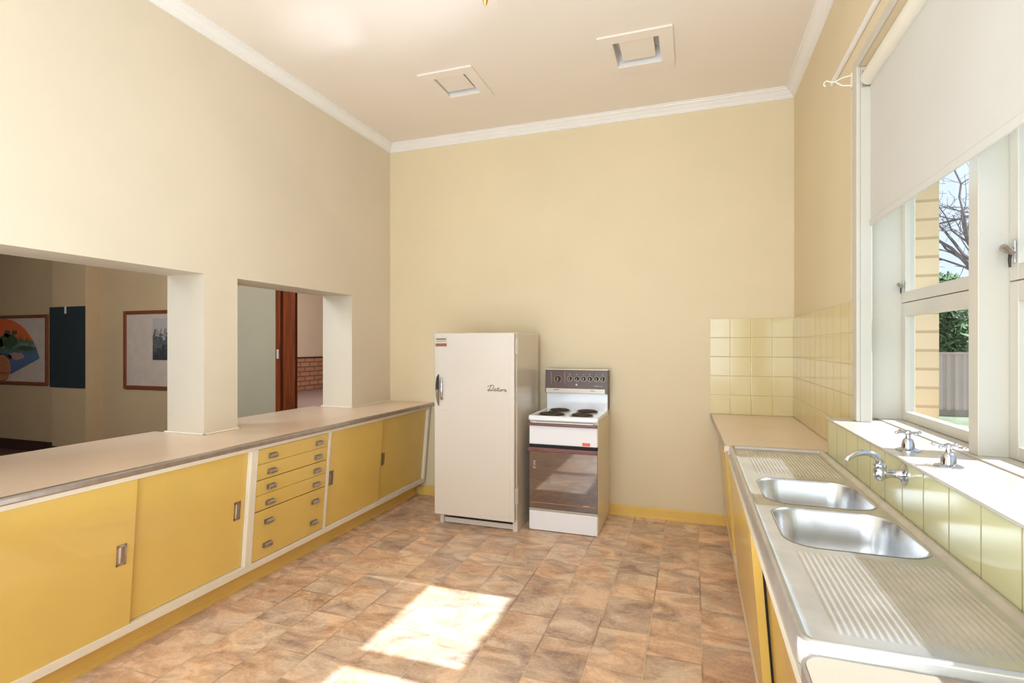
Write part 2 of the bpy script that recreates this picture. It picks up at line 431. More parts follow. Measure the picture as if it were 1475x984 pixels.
# slanting cabinet front: x at height z
ZT, ZB = .840, .165
def fx(z, d=0): return -2.398 - (ZT - z) / (ZT - ZB) * .056 + d
def slab(m, y0, y1, z0, z1, d0, d1):
    """panel following the sloping front between depths d0 (back) and d1 (front)"""
    a, b, c, e = fx(z0, d0), fx(z0, d1), fx(z1, d1), fx(z1, d0)
    m.hexa([(a,y0,z0),(b,y0,z0),(b,y1,z0),(a,y1,z0),(e,y0,z1),(c,y0,z1),(c,y1,z1),(e,y1,z1)]); return m
def flush_pull(parent, y, z0, z1, d, w=.042):
    """recessed flush pull: plate with scooped cup"""
    m = MB(); t_ = .008
    slab(m, y-w/2, y-w/2+t_, z0, z1, d, d+.003); slab(m, y+w/2-t_, y+w/2, z0, z1, d, d+.003)
    slab(m, y-w/2, y+w/2, z0, z0+.012, d, d+.003); slab(m, y-w/2, y+w/2, z1-.012, z1, d, d+.003)
    o = m.build('handle', M['chromeworn'], parent)
    m = MB(); n = 8; ys0, ys1 = y-w/2+t_, y+w/2-t_
    rows = []
    for i in range(n+1):
        f = i/n; yy = ys0+(ys1-ys0)*f; dd = d + .0015 + .0035*math.sin(PI*f)*(1 if f < .5 else .6)
        rows.append([m.bm.verts.new((fx(z, dd), yy, z)) for z in (z0+.012, z1-.012)])
    for a, b in zip(rows, rows[1:]): m.bm.faces.new((a[0], b[0], b[1], a[1]))
    m.build('cup', M['chromeworn'], o, smooth=True)
def carcass(m, y0, y1):
    # cabinet body behind the doors, following the slope
    m.hexa([(XL+.003,y0,.10),(fx(.10,-.05),y0,.10),(fx(.10,-.05),y1,.10),(XL+.003,y1,.10),(XL+.003,y0,.86),(fx(.86,-.05),y0,.86),(fx(.86,-.05),y1,.86),(XL+.003,y1,.86)])
    slab(m, y0, y1, ZT, .864, -.05, .012)          # head rail
    slab(m, y0, y1, .128, .168, -.05, .012)        # bottom rail
    return m
def kick(y0, y1, t):
    xk = -2.548
    MB().prism([(XL+.003,y0,0),(xk+.012,y0,0),(xk+.012,y0,.018),(xk,y0,.028),(xk,y0,.099),(XL+.003,y0,.099)], (0,y1-y0,0)).build('kickboard', M['yellow_skirt'], t)
# cupboard A
t = thing('sliding_door_cupboard', 'yellow two-door sliding cupboard left of the drawers, under the larger servery opening', 'cupboard', (-2.6, 1.55, 0), 'yellow sliding-door cupboards')
m = carcass(MB(), .702, 2.375); slab(m, 2.352, 2.375, .168, ZT, -.05, .012); slab(m, .702, .725, .168, ZT, -.05, .012)
m.build('carcass', M['cream'], t, bevel=.002)
d = slab(MB(), .727, 1.705, .150, ZT-.001, -.012, .006).build('door', M['yellow'], t, bevel=.002); flush_pull(d, 1.648, .462, .556, .006)
d = slab(MB(), 1.60, 2.350, .170, ZT-.001, -.034, -.015).build('door', M['yellow'], t, bevel=.002); flush_pull(d, 2.298, .458, .562, -.015)
kick(.702, 2.375, t)
# drawers
t = thing('drawer_unit', 'yellow bank of drawers with metal cup pulls between two sliding-door cupboards', 'drawer unit', (-2.6, 2.72, 0))
m = carcass(MB(), 2.3755, 3.054); slab(m, 2.3755, 2.402, .168, ZT, -.05, .012); slab(m, 3.028, 3.054, .168, ZT, -.05, .012)
m.build('carcass', M['cream'], t, bevel=.002)
slab(MB(), 2.4025, 3.0275, .169, ZT-.0005, -.049, -.016).build('drawer_gap_shade', M['black'], t)  # near-black slab, paints the shade seen through the drawer gaps
def cup_pull(p, y, z):
    w = .072
    m = MB(); x = fx(z, .010)
    m.hexa([(x-.0005,y-w/2,z-.015),(x+.002,y-w/2,z-.015),(x+.002,y+w/2,z-.015),(x-.0005,y+w/2,z-.015),(x-.0005,y-w/2,z+.016),(x+.002,y-w/2,z+.016),(x+.002,y+w/2,z+.016),(x-.0005,y+w/2,z+.016)])
    # hood: quarter round shell open below
    pr = [(x, z+.012), (x+.012, z+.011), (x+.019, z+.004), (x+.021, z-.006), (x+.021, z-.012), (x+.018, z-.012), (x+.016, z+.001), (x+.010, z+.007), (x, z+.008)]
    m.prism([(a, y-w*.38, b) for a, b in pr], (0, w*.76, 0))
    for s in (-1, 1):
        m.box(x, x+.019, y+s*w*.38-.0015, y+s*w*.38+.0015, z-.012, z+.010)
    m.build('handle', M['chromeworn'], p, bevel=.001)
for (z0, z1, hz, gap) in ((.749, .838, (.788,), .001), (.656, .7475, (.693,), .003), (.563, .652, (.600,), .001), (.470, .5615, (.505,), .003), (.172, .465, (.389, .246), 0)):
    d = slab(MB(), 2.405, 3.025, z0, z1-.0005, -.015, .010).build('drawer', M['yellow'], t, bevel=.0015)
    for z in hz:
        cup_pull(d, 2.515, z); cup_pull(d, 2.925, z)
kick(2.3755, 3.054, t)
# cupboard B
t = thing('sliding_door_cupboard', 'yellow two-door sliding cupboard right of the drawers, ending beside the refrigerator', 'cupboard', (-2.6, 3.75, 0), 'yellow sliding-door cupboards')
m = carcass(MB(), 3.0545, YB-.03); slab(m, 4.475, YB-.03, .168, ZT, -.05, .012)
m.build('carcass', M['cream'], t, bevel=.002)
d = slab(MB(), 3.056, 3.715, .170, ZT-.001, -.012, .004).build('door', M['yellow'], t, bevel=.002); flush_pull(d, 3.090, .458, .560, .004)
d = slab(MB(), 3.66, 4.474, .170, ZT-.001, -.034, -.015).build('door', M['yellow'], t, bevel=.002); flush_pull(d, 3.775, .450, .550, -.015)
kick(3.0545, YB-.03, t)

# ------------------------------------------------------------------ refrigerator
FX0, FX1 = -1.965, -1.283
t = thing('refrigerator', 'old cream single-door refrigerator with chrome lever handle standing beside the stove', 'refrigerator', (-1.625, 4.12, 0))
m = MB(); m.box(FX0, FX1, 3.835, 4.44, .10, 1.548)
m.build('body', M['fridge'], t, bevel=.012, seg=3)
# plinth sides reaching the floor and open toe space, its shade a near-black block
B(FX0+.012, FX0+.045, 3.86, 4.43, 0, .102).build('foot', M['fridge'], t, bevel=.003); B(FX1-.040, FX1-.001, 3.85, 4.43, 0, .102).build('foot', M['fridge'], t, bevel=.003)
B(FX0+.045, FX1-.040, 3.875, 3.89, .005, .045).build('toe_bar', M['fridge'], t, bevel=.004)
B(FX0+.045, FX1-.040, 4.02, 4.40, .004, .100).build('toe_shade', M['black'], t)
B(FX0+.008, FX1-.008, 3.817, 3.836, .11, 1.535).build('seal', M['fridge_dark'], t)
m = MB(); m.box(FX0-.002, FX1-.004, 3.780, 3.818, .092, 1.545)
d = m.build('door', M['fridge'], t, bevel=.010, seg=3)
B(FX0+.028, FX1-.040, 3.7775, 3.781, .125, 1.515).build('door_panel', M['fridge'], d, bevel=.0012)
B(FX0+.030, FX0+.115, 3.774, 3.779, .93, 1.50).build('handle_recess', M['fridge'], d, bevel=.002)
# lever handle: dark grip upper, chrome lower
m = MB(); m.tube([(-1.921, 3.768, 1.215), (-1.921, 3.752, 1.19), (-1.921, 3.744, 1.14), (-1.921, 3.742, 1.095)], [.003, .010, .013, .013], 14)
h = m.build('handle', M['knob'], d, smooth=True)
MB().tube([(-1.921, 3.742, 1.095), (-1.921, 3.746, 1.04), (-1.921, 3.760, .99), (-1.921, 3.770, .965)], [.013, .011, .007, .003], 14).build('lever_tip', M['chromeworn'], h, smooth=True)
MB().tube([(-1.893, 3.772, 1.19), (-1.893, 3.764, 1.17), (-1.893, 3.762, 1.05), (-1.893, 3.771, 1.01)], [.006, .011, .011, .006], 12).build('latch_plate', M['chrome'], h, smooth=True)
MB().lathe((-1.893, 3.774, 1.025), (0,-1,0), [(.012, 0), (.012, .012), (.008, .018)], 16).build('lock', M['chromeworn'], h, smooth=True)
# badge with two bands
b_ = B(-1.951, -1.850, 3.7725, 3.7775, 1.437, 1.508).build('badge', M['mark'], d)
B(-1.949, -1.852, 3.7715, 3.7725, 1.439, 1.463).build('badge_band', paint('badge_red', (150, 90, 75), .5), b_)
m = MB(); m.box(-1.945, -1.858, 3.7715, 3.7725, 1.492, 1.502)
for k in range(5): m.box(-1.940+k*.017, -1.932+k*.017, 3.7715, 3.7725, 1.476, 1.484)
m.build('badge_lettering', paint('badge_green', (90, 95, 85), .5), b_)
# chrome script across the door
def script(parent):
    m = MB(); X0, Z0, S = -1.503, 1.094, 1.0
    strokes = [
        [(.006,.002),(.018,.020),(.030,.042)],
        [(.000,.030),(.012,.040),(.036,.046),(.052,.040),(.046,.022),(.028,.004),(.010,.000),(.000,.004),(.010,.010),(.040,.002),(.052,.006)],
        [(.066,.018),(.056,.016),(.052,.006),(.060,.001),(.068,.012),(.066,.018),(.066,.004),(.074,.002)],
        [(.074,.002),(.084,.018),(.090,.030),(.082,.006),(.088,.001),(.094,.004)], [(.076,.020),(.096,.022)],
        [(.094,.004),(.100,.016),(.096,.004),(.106,.002),(.112,.016),(.110,.004),(.116,.002)],
        [(.116,.002),(.122,.016),(.119,.004),(.128,.014),(.134,.014)],
        [(.150,.016),(.138,.014),(.136,.004),(.144,.001),(.152,.014),(.150,.002),(.160,-.004)]]
    for st in strokes:
        P = [Vector((X0+x, 3.7755, Z0+z)) for x, z in st]
        Q = []
        for i in range(len(P)-1):
            for k in range(4):
                f = k/4; p0 = P[max(i-1,0)]; p1 = P[i]; p2 = P[i+1]; p3 = P[min(i+2, len(P)-1)]
                Q.append(.5*((2*p1)+(p2-p0)*f+(2*p0-5*p1+4*p2-p3)*f*f+(3*p1-p0-3*p2+p3)*f**3))
        Q.append(P[-1]); m.tube(Q, .0021, 6)
    m.build('script_lettering', paint('script_metal', (110, 100, 92), .4, metal=.5), parent, smooth=True)
script(d)
for z in (1.375, .225):
    m = MB(); m.box(FX1-.001, FX1+.008, 3.80, 3.86, z, z+.125); m.tube([(FX1+.006, 3.827, z-.002), (FX1+.006, 3.827, z+.127)], .007, 10)
    m.build('hinge', M['fridge'], t, bevel=.002)

# ------------------------------------------------------------------ stove
SX0, SX1, SY0, SY1 = -1.222, -.672, 3.95, 4.515
t = thing('electric_stove', 'upright white electric stove with brown control panel and dark glass oven door', 'stove', (-.947, 4.23, 0))
B(SX0+.003, SX1-.003, SY0+.015, SY1, .012, .862).build('body', M['stove_side'], t, bevel=.004)
B(SX0+.03, SX1-.03, SY0+.04, SY1-.02, 0, .012).build('base', M['black'], t)
B(SX0+.006, SX1-.006, SY0-.014, SY0+.015, .006, .157).build('storage_drawer', M['white'], t, bevel=.006, seg=3)
B(SX0+.004, SX1-.004, SY0-.012, SY0+.014, .159, .174).build('lower_trim', M['silver'], t, bevel=.002)
d = B(SX0+.006, SX1-.006, SY0-.014, SY0+.015, .176, .650).build('oven_door', M['oven_glass'], t, bevel=.003)
m = MB(); m.box(SX0, SX1-.004, SY0-.040, SY0-.014, .622, .654)
m.build('handle', M['brown_handle'], d, bevel=.006, seg=3)
m = MB(); m.box(SX0+.018, SX1-.022, SY0-.0148, SY0-.0142, .220, .2225)
m.build('trim_line', M['orange_mark'], d)
B(SX1-.115, SX1-.070, SY0-.0155, SY0-.0142, .222, .230).build('nameplate', M['orange_mark'], d)
m = MB()
for k in range(5): m.box(SX0+.040, SX0+.060 - .004*(k%2), SY0-.0155, SY0-.0142, .540-.012*k if k < 3 else .500-.012*(k-3), .544-.012*k if k < 3 else .504-.012*(k-3))
m.build('door_marking', M['mark'], d)
B(SX0+.006, SX1-.006, SY0-.008, SY0+.014, .653, .672).build('gap_shade', M['black'], t)  # solid near-black strip, the shade between the doors as colour
d = B(SX0+.006, SX1-.006, SY0-.012, SY0+.014, .674, .846).build('grill_door', M['white'], t, bevel=.008, seg=3)
m = MB(); m.box(SX0-.003, SX1-.006, SY0-.038, SY0-.012, .822, .846); h = m.build('handle', M['brown_handle'], d, bevel=.005, seg=3)
B(SX0+.035, SX1-.035, SY0-.036, SY0-.012, .8465, .853).build('handle_strip', M['white'], h, bevel=.002)
B(SX1-.122, SX1-.062, SY0-.0135, SY0-.0115, .682, .706).build('red_label', M['red'], d)
# hob with raised lip
m = MB(); m.box(SX0, SX1, SY0-.016, SY1-.07, .860, .893)
hob = m.build('hob', M['white'], t, bevel=.010, seg=3)
m = MB(); lp = .012
m.box(SX0+.002, SX0+lp, SY0-.012, SY1-.075, .891, .899); m.box(SX1-lp, SX1-.002, SY0-.012, SY1-.075, .891, .899); m.box(SX0+.002, SX1-.002, SY0-.014, SY0-.002, .891, .899)
m.build('lip', M['white'], hob, bevel=.003)
def spiral(c, r, name='hotplate'):
    pts = []; n = 4; N = n*24
    for i in range(N+1):
        a = 2*PI*i/24; rr = .022 + (r-.022)*i/N
        pts.append((c[0]+rr*math.cos(a), c[1]+rr*math.sin(a), .902))
    o = MB().tube(pts, .0062, 8).build(name, M['coil'], t, smooth=True)
    MB().lathe((c[0], c[1], .893), (0,0,1), [(r+.012, 0), (r+.013, .004), (r+.008, .005), (r+.003, .0015), (.02, .001), (.0, .001)], 32).build('drip_ring', M['chromeworn'], o, smooth=True)
spiral((-1.068, 4.070), .098); spiral((-.825, 4.070), .080); spiral((-1.068, 4.335), .080); spiral((-.830, 4.320), .080)
# splashback
B(SX0+.012, SX1-.008, SY1-.072, SY1-.03, .885, 1.05).build('splash_panel', M['white'], t, bevel=.006)
cpY0 = 4.405
m = MB(); m.prism([(SX0+.004, cpY0+.008, 1.035), (SX0+.004, cpY0+.024, 1.235), (SX0+.004, SY1, 1.235), (SX0+.004, SY1, .90), (SX0+.004, SY1-.03, .90), (SX0+.004, SY1-.03, 1.035)], (SX1-SX0-.006, 0, 0))
cp = m.build('control_panel', M['brown'], t, bevel=.003)
B(SX0+.003, SX1-.001, cpY0+.022, cpY0+.060, 1.235, 1.242).build('top_strip', M['silver'], cp)
B(SX0+.014, SX1-.022, cpY0-.002, cpY0+.016, 1.036, 1.078).build('silver_strip', M['silver'], cp, bevel=.003)
B(SX0+.085, SX0+.13, cpY0-.003, cpY0-.0019, 1.062, 1.067).build('strip_lettering', M['brown'], cp); B(SX1-.15, SX1-.11, cpY0-.003, cpY0-.0019, 1.060, 1.064).build('strip_lettering', M['brown'], cp)
def knob(x, r, z=1.16, ringmat='mark'):
    y = cpY0+.008 + (z-1.035)/.2*.016
    MB().lathe((x, y, z), (0,-1,0), [(r+.0085, .0), (r+.0085, .002), (r+.0055, .002), (r+.0055, .0)], 28).build('dial_ring', M[ringmat], cp, smooth=True)
    o = MB().lathe((x, y, z), (0,-1,0), [(r, 0), (r, .010), (r*.85, .014), (r*.4, .015)], 24).build('knob', M['knob'], cp, smooth=True)
    B(x-.0015, x+.0015, y-.0215, y-.014, z-r*.8, z+r*.8).build('pointer', M['silver'], o)
knob(-1.105, .022, 1.155, 'orange_mark')
for x in (-1.000, -.938, -.880, -.826, -.770, -.718): knob(x, .015)
y_ = cpY0+.0125
for b_ in [(-1.045, -1.0435, y_+.002, y_+.006, 1.09, 1.22), (-1.165, -1.1635, y_+.002, y_+.006, 1.09, 1.22), (-.79, -.715, y_-.002, y_+.006, 1.100, 1.103)] + [(x-.006, x+.006, y_+.003, y_+.008, 1.196, 1.200) for x in (-1.000, -.938, -.880, -.826, -.770, -.718)]:
    B(*b_).build('panel_marking', M['mark'], cp)
MB().lathe((-.940, y_-.001, 1.110), (0,-1,0), [(.009, 0), (.009, .003), (.003, .004)], 16).build('indicator_lamp', M['mark'], cp, smooth=True)

# ------------------------------------------------------------------ wall tiles behind the right bench
struct(B(.133, XR-.008, YB-.008, YB-.0005, WT+.001, 1.660).build('wall_tiles_back', M['tile_back']))
struct(B(XR-.008, XR-.0005, 2.932, YB-.009, WT+.001, 1.660).build('wall_tiles_right', M['tile_side']))
# tiled upstand carrying the deep sill
struct(B(.640, XR-.001, -.6, 3.0, .80, 1.078).build('wall_tiled_upstand', M['tile_box']))
m = MB(); m.box(.628, .850, -.6, 3.004, 1.078, 1.088)
struct(m.build('window_ledge', M['sill'], bevel=.003))

# ------------------------------------------------------------------ right bench
def gx(z): return .192 + (.84 - z)/.675*.052     # sloping front of right cabinets
def rslab(m, y0, y1, z0, z1, d0, d1):
    a, b, c, e = gx(z0)-d0, gx(z0)-d1, gx(z1)-d1, gx(z1)-d0
    m.hexa([(b,y0,z0),(a,y0,z0),(a,y1,z0),(b,y1,z0),(c,y0,z1),(e,y0,z1),(e,y1,z1),(c,y1,z1)]); return m
def rcarcass(t, y0, y1, top):
    m = MB()
    m.hexa([(gx(.12)+.05,y0,.12),(.73,y0,.12),(.73,y1,.12),(gx(.12)+.05,y1,.12),(gx(.64)+.05,y0,.64),(.73,y0,.64),(.73,y1,.64),(gx(.64)+.05,y1,.64)])
    m.hexa([(gx(.64)+.046,y0,.64),(gx(.64)+.050,y0,.64),(gx(.64)+.050,y1,.64),(gx(.64)+.046,y1,.64),(gx(top)+.046,y0,top),(gx(top)+.050,y0,top),(gx(top)+.050,y1,top),(gx(top)+.046,y1,top)])
    rslab(m, y0, y1, .81, top, -.05, .008); rslab(m, y0, y1, .10, .185, -.05, .010)
    rslab(m, y1-.03, y1, .185, .81, -.05, .008); rslab(m, y0, y0+.012, .185, .81, -.05, .008)
    m.build('carcass', M['cream'], t)
    MB().prism([(.73,y0,0),(.270,y0,0),(.270,y0,.02),(.285,y0,.03),(.285,y0,.0995),(.73,y0,.0995)], (0,y1-y0,0)).build('kickboard', M['yellow_skirt'], t)
t = thing('sliding_door_cupboard', 'yellow cupboard under the cream bench in the tiled corner beyond the sink', 'cupboard', (.5, 3.8, 0), 'yellow cupboards under the window bench')
rcarcass(t, 3.10, YB-.025, .864)
rslab(MB(), 3.430, YB-.06, .188, .809, -.018, .010).build('door', M['yellow'], t, bevel=.0015)
rslab(MB(), 3.432, 3.50, .188, .809, -.0255, -.0185).build('gap_shade_strip', M['black'], t)  # black strip stands in for shade in the slot between doors
rslab(MB(), 3.112, 3.50, .188, .809, -.044, -.026).build('door', M['yellow'], t, bevel=.0015)
t = thing('sink_cupboard', 'yellow sliding-door cupboard beneath the stainless steel sink', 'cupboard', (.5, 2.1, 0), 'yellow cupboards under the window bench')
rcarcass(t, 1.087, 3.0995, .8495)
rslab(MB(), 1.950, 3.068, .188, .809, -.018, .010).build('door', M['yellow'], t, bevel=.0015)
rslab(MB(), 1.952, 2.02, .188, .809, -.0255, -.0185).build('gap_shade_strip', M['black'], t)  # solid black strip, paints the shade where the doors overlap
rslab(MB(), 1.102, 2.02, .188, .809, -.044, -.026).build('door', M['yellow'], t, bevel=.0015)
t = thing('bench_cupboard', 'yellow cupboard beneath the low cream bench in the foreground', 'cupboard', (.5, .4, 0), 'yellow cupboards under the window bench')
rcarcass(t, -.6, 1.0865, .8495)
rslab(MB(), .2, 1.055, .188, .809, -.006, .010).build('door', M['yellow'], t, bevel=.0015)
rslab(MB(), -.585, .25, .188, .809, -.030, -.012).build('door', M['yellow'], t, bevel=.0015)
# far cream worktop
t = thing('corner_worktop', 'cream laminate worktop in the tiled corner beyond the sink', 'worktop', (.45, 3.8, .866))
m = MB(); m.prism([(.170, 3.098, .866), (.7325, 3.098, .866), (.7315, YB-.009, .866), (.140, YB-.009, .866)], (0, 0, WT-.866)); m.build('top', M['worktop_r'], t, bevel=.002)
m = MB(); m.prism([(.163, 3.098, .862), (.170, 3.098, .862), (.140, YB-.009, .862), (.133, YB-.009, .862)], (0,0,WT+.0015-.862)); m.build('edge_strip', M['alu'], t)
# foreground low worktop
t = thing('low_worktop', 'low cream laminate bench top with rounded metal-edged corner in the foreground', 'worktop', (.45, .4, .85))
def rounded(x0, x1, y0, y1, r, z, off=0):
    pts = [(x1, y0-off, z), (x1, y1+off, z)]
    for k in range(9):
        a = PI/2 + PI/2*k/8; pts.append((x0+r+(r+off)*math.cos(a), y1-r+(r+off)*math.sin(a), z))
    pts.append((x0-off, y0-off, z)); return pts
MB().prism(rounded(.190, .638, -.6, 1.085, .035, .852), (0,0,.030)).build('top', M['worktop_low'], t, bevel=.001)
MB().prism(rounded(.190, .637, -.6, 1.085, .035, .850, .007), (0,0,.0305)).build('edge_strip', M['alu'], t, smooth=.6)

# ------------------------------------------------------------------ stainless steel sink
sx0, sx1, sy0, sy1 = .187, .6395, 1.09, 3.092
t = thing('sink', 'long stainless steel double-bowl sink with ribbed drainers below the window', 'sink', (.413, 2.1, .86))
zd = .8905
def rrect(x0, x1, y0, y1, r, n=8):
    pts = []
    for (cx, cy, a0) in ((x1-r, y1-r, 0), (x0+r, y1-r, PI/2), (x0+r, y0+r, PI), (x1-r, y0+r, 1.5*PI)):
        for k in range(n+1):
            a = a0 + PI/2*k/n; pts.append((cx+r*math.cos(a), cy+r*math.sin(a)))
    return pts
# rim: swept profile (inset, height)
rp = [(0, .850), (0, .898), (.002, .903), (.007, .906), (.013, .905), (.018, .900), (.021, .894), (.025, .8910), (.030, zd)]
m = MB(); rings = []
for ins, z in rp:
    rings.append([m.bm.verts.new((x, y, z)) for x, y in rrect(sx0+ins, sx1-ins, sy0+ins, sy1-ins, max(.032-ins, .004), 6)])
for a, b in zip(rings, rings[1:]):
    n = len(a)
    for k in range(n): m.bm.faces.new((a[k], a[(k+1)%n], b[(k+1)%n], b[k]))
rim = m.build('rim', M['steel'], t, smooth=1.2)
bowls = [(.252, .600, 2.062, 2.440), (.252, .606, 1.640, 2.020)]
# deck with bowl holes and drainer panels
outer = rrect(sx0+.030, sx1-.030, sy0+.030, sy1-.030, .004, 6)
gr = [(.262, .598, 1.165, 1.600), (.262, .598, 2.500, 3.010)]
loops = [outer] + [rrect(*b, .085, 10) for b in bowls] + [rrect(*g, .004, 1) for g in gr]
vs = []; es = []
for L in loops:
    o_ = len(vs); vs += [Vector(p) for p in L]; es += [(o_+i, o_+(i+1)%len(L)) for i in range(len(L))]
def inside(p, L):
    c = False; n = len(L)
    for i in range(n):
        x1_, y1_ = L[i]; x2_, y2_ = L[(i+1)%n]
        if (y1_ > p[1]) != (y2_ > p[1]) and p[0] < (x2_-x1_)*(p[1]-y1_)/(y2_-y1_)+x1_: c = not c
    return c
ov, oe, of, *_ = delaunay_2d_cdt(vs, es, [], 0, 1e-6)
m = MB(); V = [m.bm.verts.new((p.x, p.y, zd)) for p in ov]
for f in of:
    c = (sum(ov[i].x for i in f)/len(f), sum(ov[i].y for i in f)/len(f))
    if inside(c, outer) and not any(inside(c, L) for L in loops[1:]): m.bm.faces.new([V[i] for i in f])
m.build('deck', M['steel'], t)
for g in gr:
    m = MB(); x0, x1, y0, y1 = g; n = 24; per = 8; NX = n*per; ys = [y0, y0+.012, y0+.03] + [y0+.03+(y1-y0-.06)*k/8 for k in range(1, 8)] + [y1-.03, y1-.012, y1]
    rows = []
    for y in ys:
        e = min(1, min(y-y0, y1-y)/.03)
        rows.append([m.bm.verts.new((x0+(x1-x0)*i/NX, y, zd + .0042*e*(0.5-0.5*math.cos(2*PI*i/per)))) for i in range(NX+1)])
    for a, b in zip(rows, rows[1:]):
        for i in range(NX): m.bm.faces.new((a[i], a[i+1], b[i+1], b[i]))
    m.build('drainer', M['steel'], t, smooth=3.0)
for b in bowls:
    m = MB(); x0, x1, y0, y1 = b; rings = []
    for ins, z in ((-.006, zd+.0008), (-.002, zd+.0012), (0, zd-.002), (.003, zd-.010), (.012, .80), (.022, .755), (.034, .735), (.055, .724), (.10, .721)):
        rings.append([m.bm.verts.new((x, y, z)) for x, y in rrect(x0+ins, x1-ins, y0+ins, y1-ins, max(.085-ins*.7, .03), 10)])
    for a, c in zip(rings, rings[1:]):
        n = len(a)
        for k in range(n): m.bm.faces.new((a[k], a[(k+1)%n], c[(k+1)%n], c[k]))
    m.bm.faces.new(rings[-1])
    o = m.build('bowl', M['bowl'], t, smooth=1.2)
    MB().lathe(((x0+x1)/2, (y0+y1)/2, .721), (0,0,1), [(.036, 0), (.036, .002), (.028, .003), (.022, -.0005+.001), (.004, .001)], 28).build('drain', M['chrome'], o, smooth=True)

# ------------------------------------------------------------------ taps
t = thing('wall_spout', 'chrome swivel spout mounted on the tiled upstand above the sink', 'tap', (.640, 1.99, 1.04))
MB().lathe((.640, 1.99, 1.036), (-1,0,0), [(.033, 0), (.033, .004), (.028, .008), (.018, .012), (.013, .022), (.013, .040), (.017, .050), (.017, .060)], 28).build('flange', M['chrome'], t, smooth=True)
MB().lathe((.570, 1.985, 1.012), (0,0,1), [(.006, 0), (.012, .004), (.017, .016), (.018, .036), (.016, .040), (.018, .044), (.018, .054), (.013, .058)], 24).build('tap_body', M['chrome'], t, smooth=True)
P = [(.570, 1.985, 1.066), (.567, 1.984, 1.082), (.556, 1.980, 1.094), (.538, 1.975, 1.101), (.516, 1.970, 1.102), (.494, 1.965, 1.096), (.476, 1.960, 1.085), (.470, 1.958, 1.076)]
MB().tube(P, [.011, .011, .0105, .010, .0098, .0092, .0085, .0080], 16).build('spout', M['chrome'], t, smooth=True)
def tap(x, y, rot, label):
    t = thing('pillar_tap', label, 'tap', (x, y, 1.088), 'pair of cross-head taps on the window ledge')
    MB().lathe((x, y, 1.088), (0,0,1), [(.036, 0), (.036, .003), (.030, .006), (.020, .010)], 28).build('flange', M['chrome'], t, smooth=True)
    MB().lathe((x, y, 1.097), (0,0,1), [(.020, 0), (.019, .010), (.016, .024), (.014, .030), (.008, .034), (.006, .046), (.007, .050)], 24).build('cover', M['chrome'], t, smooth=True)
    m = MB(); z = 1.150
    m.lathe((x, y, z-.007), (0,0,1), [(.009, 0), (.011, .004), (.010, .011), (.005, .015)], 18)
    for k in range(4):
        a = rot + k*PI/2; d = Vector((math.cos(a), math.sin(a), 0))
        p = Vector((x, y, z)); m.tube([p+d*.006, p+d*.022, p+d*.032, p+d*.038], [.0042, .0030, .0032, .0056], 10); m.ball(p+d*.039, .0058, 10)
    m.build('cross_handle', M['chrome'], t, smooth=True)
tap(.698, 2.143, .3, 'chrome cross-head tap on the window ledge, nearer the tiled corner, in front of the sash')
tap(.718, 1.895, .75, 'chrome cross-head tap on the window ledge, nearer the foreground at the foot of the mullion')

# ------------------------------------------------------------------ window
w = bpy.data.objects.new('window_1', None); col.objects.link(w); w.location = (.9, 1.65, 1.07); ORG[w.name] = Vector(w.location); w['kind'] = 'structure'
B(.850, 1.0, WY0, WY1-.001, 1.071, 1.093).build('window_sill', M['window'], w, bevel=.002)
m = MB()
# architrave on the wall and lining
m.box(.728, .745, 2.862, 2.930, 1.089, 2.80); m.box(.745, .792, 2.862, 2.998, 1.089, 2.758)
m.box(.728, .739, WY0, 2.862, 2.757, 2.80); m.box(.728, .739, WY0-.09, WY0, 1.089, 2.80)
m.build('architrave', M['window'], w, bevel=.003)
m = MB(); m.box(.792, 1.0, 2.985, 2.9995, 1.093, 2.758); m.box(.792, 1.0, WY0+.0005, WY0+.02, 1.093, 2.758); m.box(.84, 1.0, WY0, 2.985, 2.70, 2.758)
m.build('jamb', M['window'], w, bevel=.002)
MUL = [(2.080, 2.143), (.900, .960)]
for a, b in MUL: B(.866, .975, a, b, 1.093, 2.70).build('mullion', M['window'], w, bevel=.003)
bays = [(2.143, 2.985), (.960, 2.080), (WY0+.02, .900)]
for i, (a, b) in enumerate(bays):
    for (z0, z1, nm, top, bot) in ((1.651, 2.70, 'sash', .05, .050), (1.094, 1.648, 'sash', .062, .042)):
        m = MB(); x0, x1 = .945, .985; sw = .05; sa = .032
        m.box(x0, x1, a+.001, a+sa, z0, z1); m.box(x0, x1, b-sw, b-.001, z0, z1)
        m.box(x0, x1, a+sa, b-sw, z0, z0+bot); m.box(x0, x1, a+sa, b-sw, z1-top, z1)
        s_ = m.build('sash', M['window'], w, bevel=.003)
        pm = MB(); pm.bm.faces.new([pm.bm.verts.new(p) for p in ((.965, a+sa-.004, z0+bot-.004), (.965, b-sw+.004, z0+bot-.004), (.965, b-sw+.004, z1-top+.004), (.965, a+sa-.004, z1-top+.004))])
        pm.build('pane', M['glass'], s_)
def latch(y, z, s=1):
    x = .945; m = MB()
    m.box(x-.004, x, y-.010*s, y+.010*s, z-.034*s, z+.030*s)
    o = m.build('latch', M['chrome'], w, bevel=.003)
    MB().tube([(x-.004, y, z), (x-.016*s, y-.002, z+.004*s), (x-.030*s, y-.018*s, z+.008*s), (x-.034*s, y-.040*s, z+.002*s), (x-.030*s, y-.062*s, z-.014*s)], [.008*s, .010*s, .011*s, .009*s, .006*s], 14).build('lever', M['chromeworn'], o, smooth=True)
    MB().tube([(x-.010, y-.004, z-.004), (x-.014, y-.006, z-.022*s), (x-.013, y-.006, z-.046*s)], [.005*s, .004*s, .003*s], 8).build('tongue', M['knob'], o, smooth=True)
latch(2.955, 1.730, .8); latch(2.052, 1.742, 1.1)
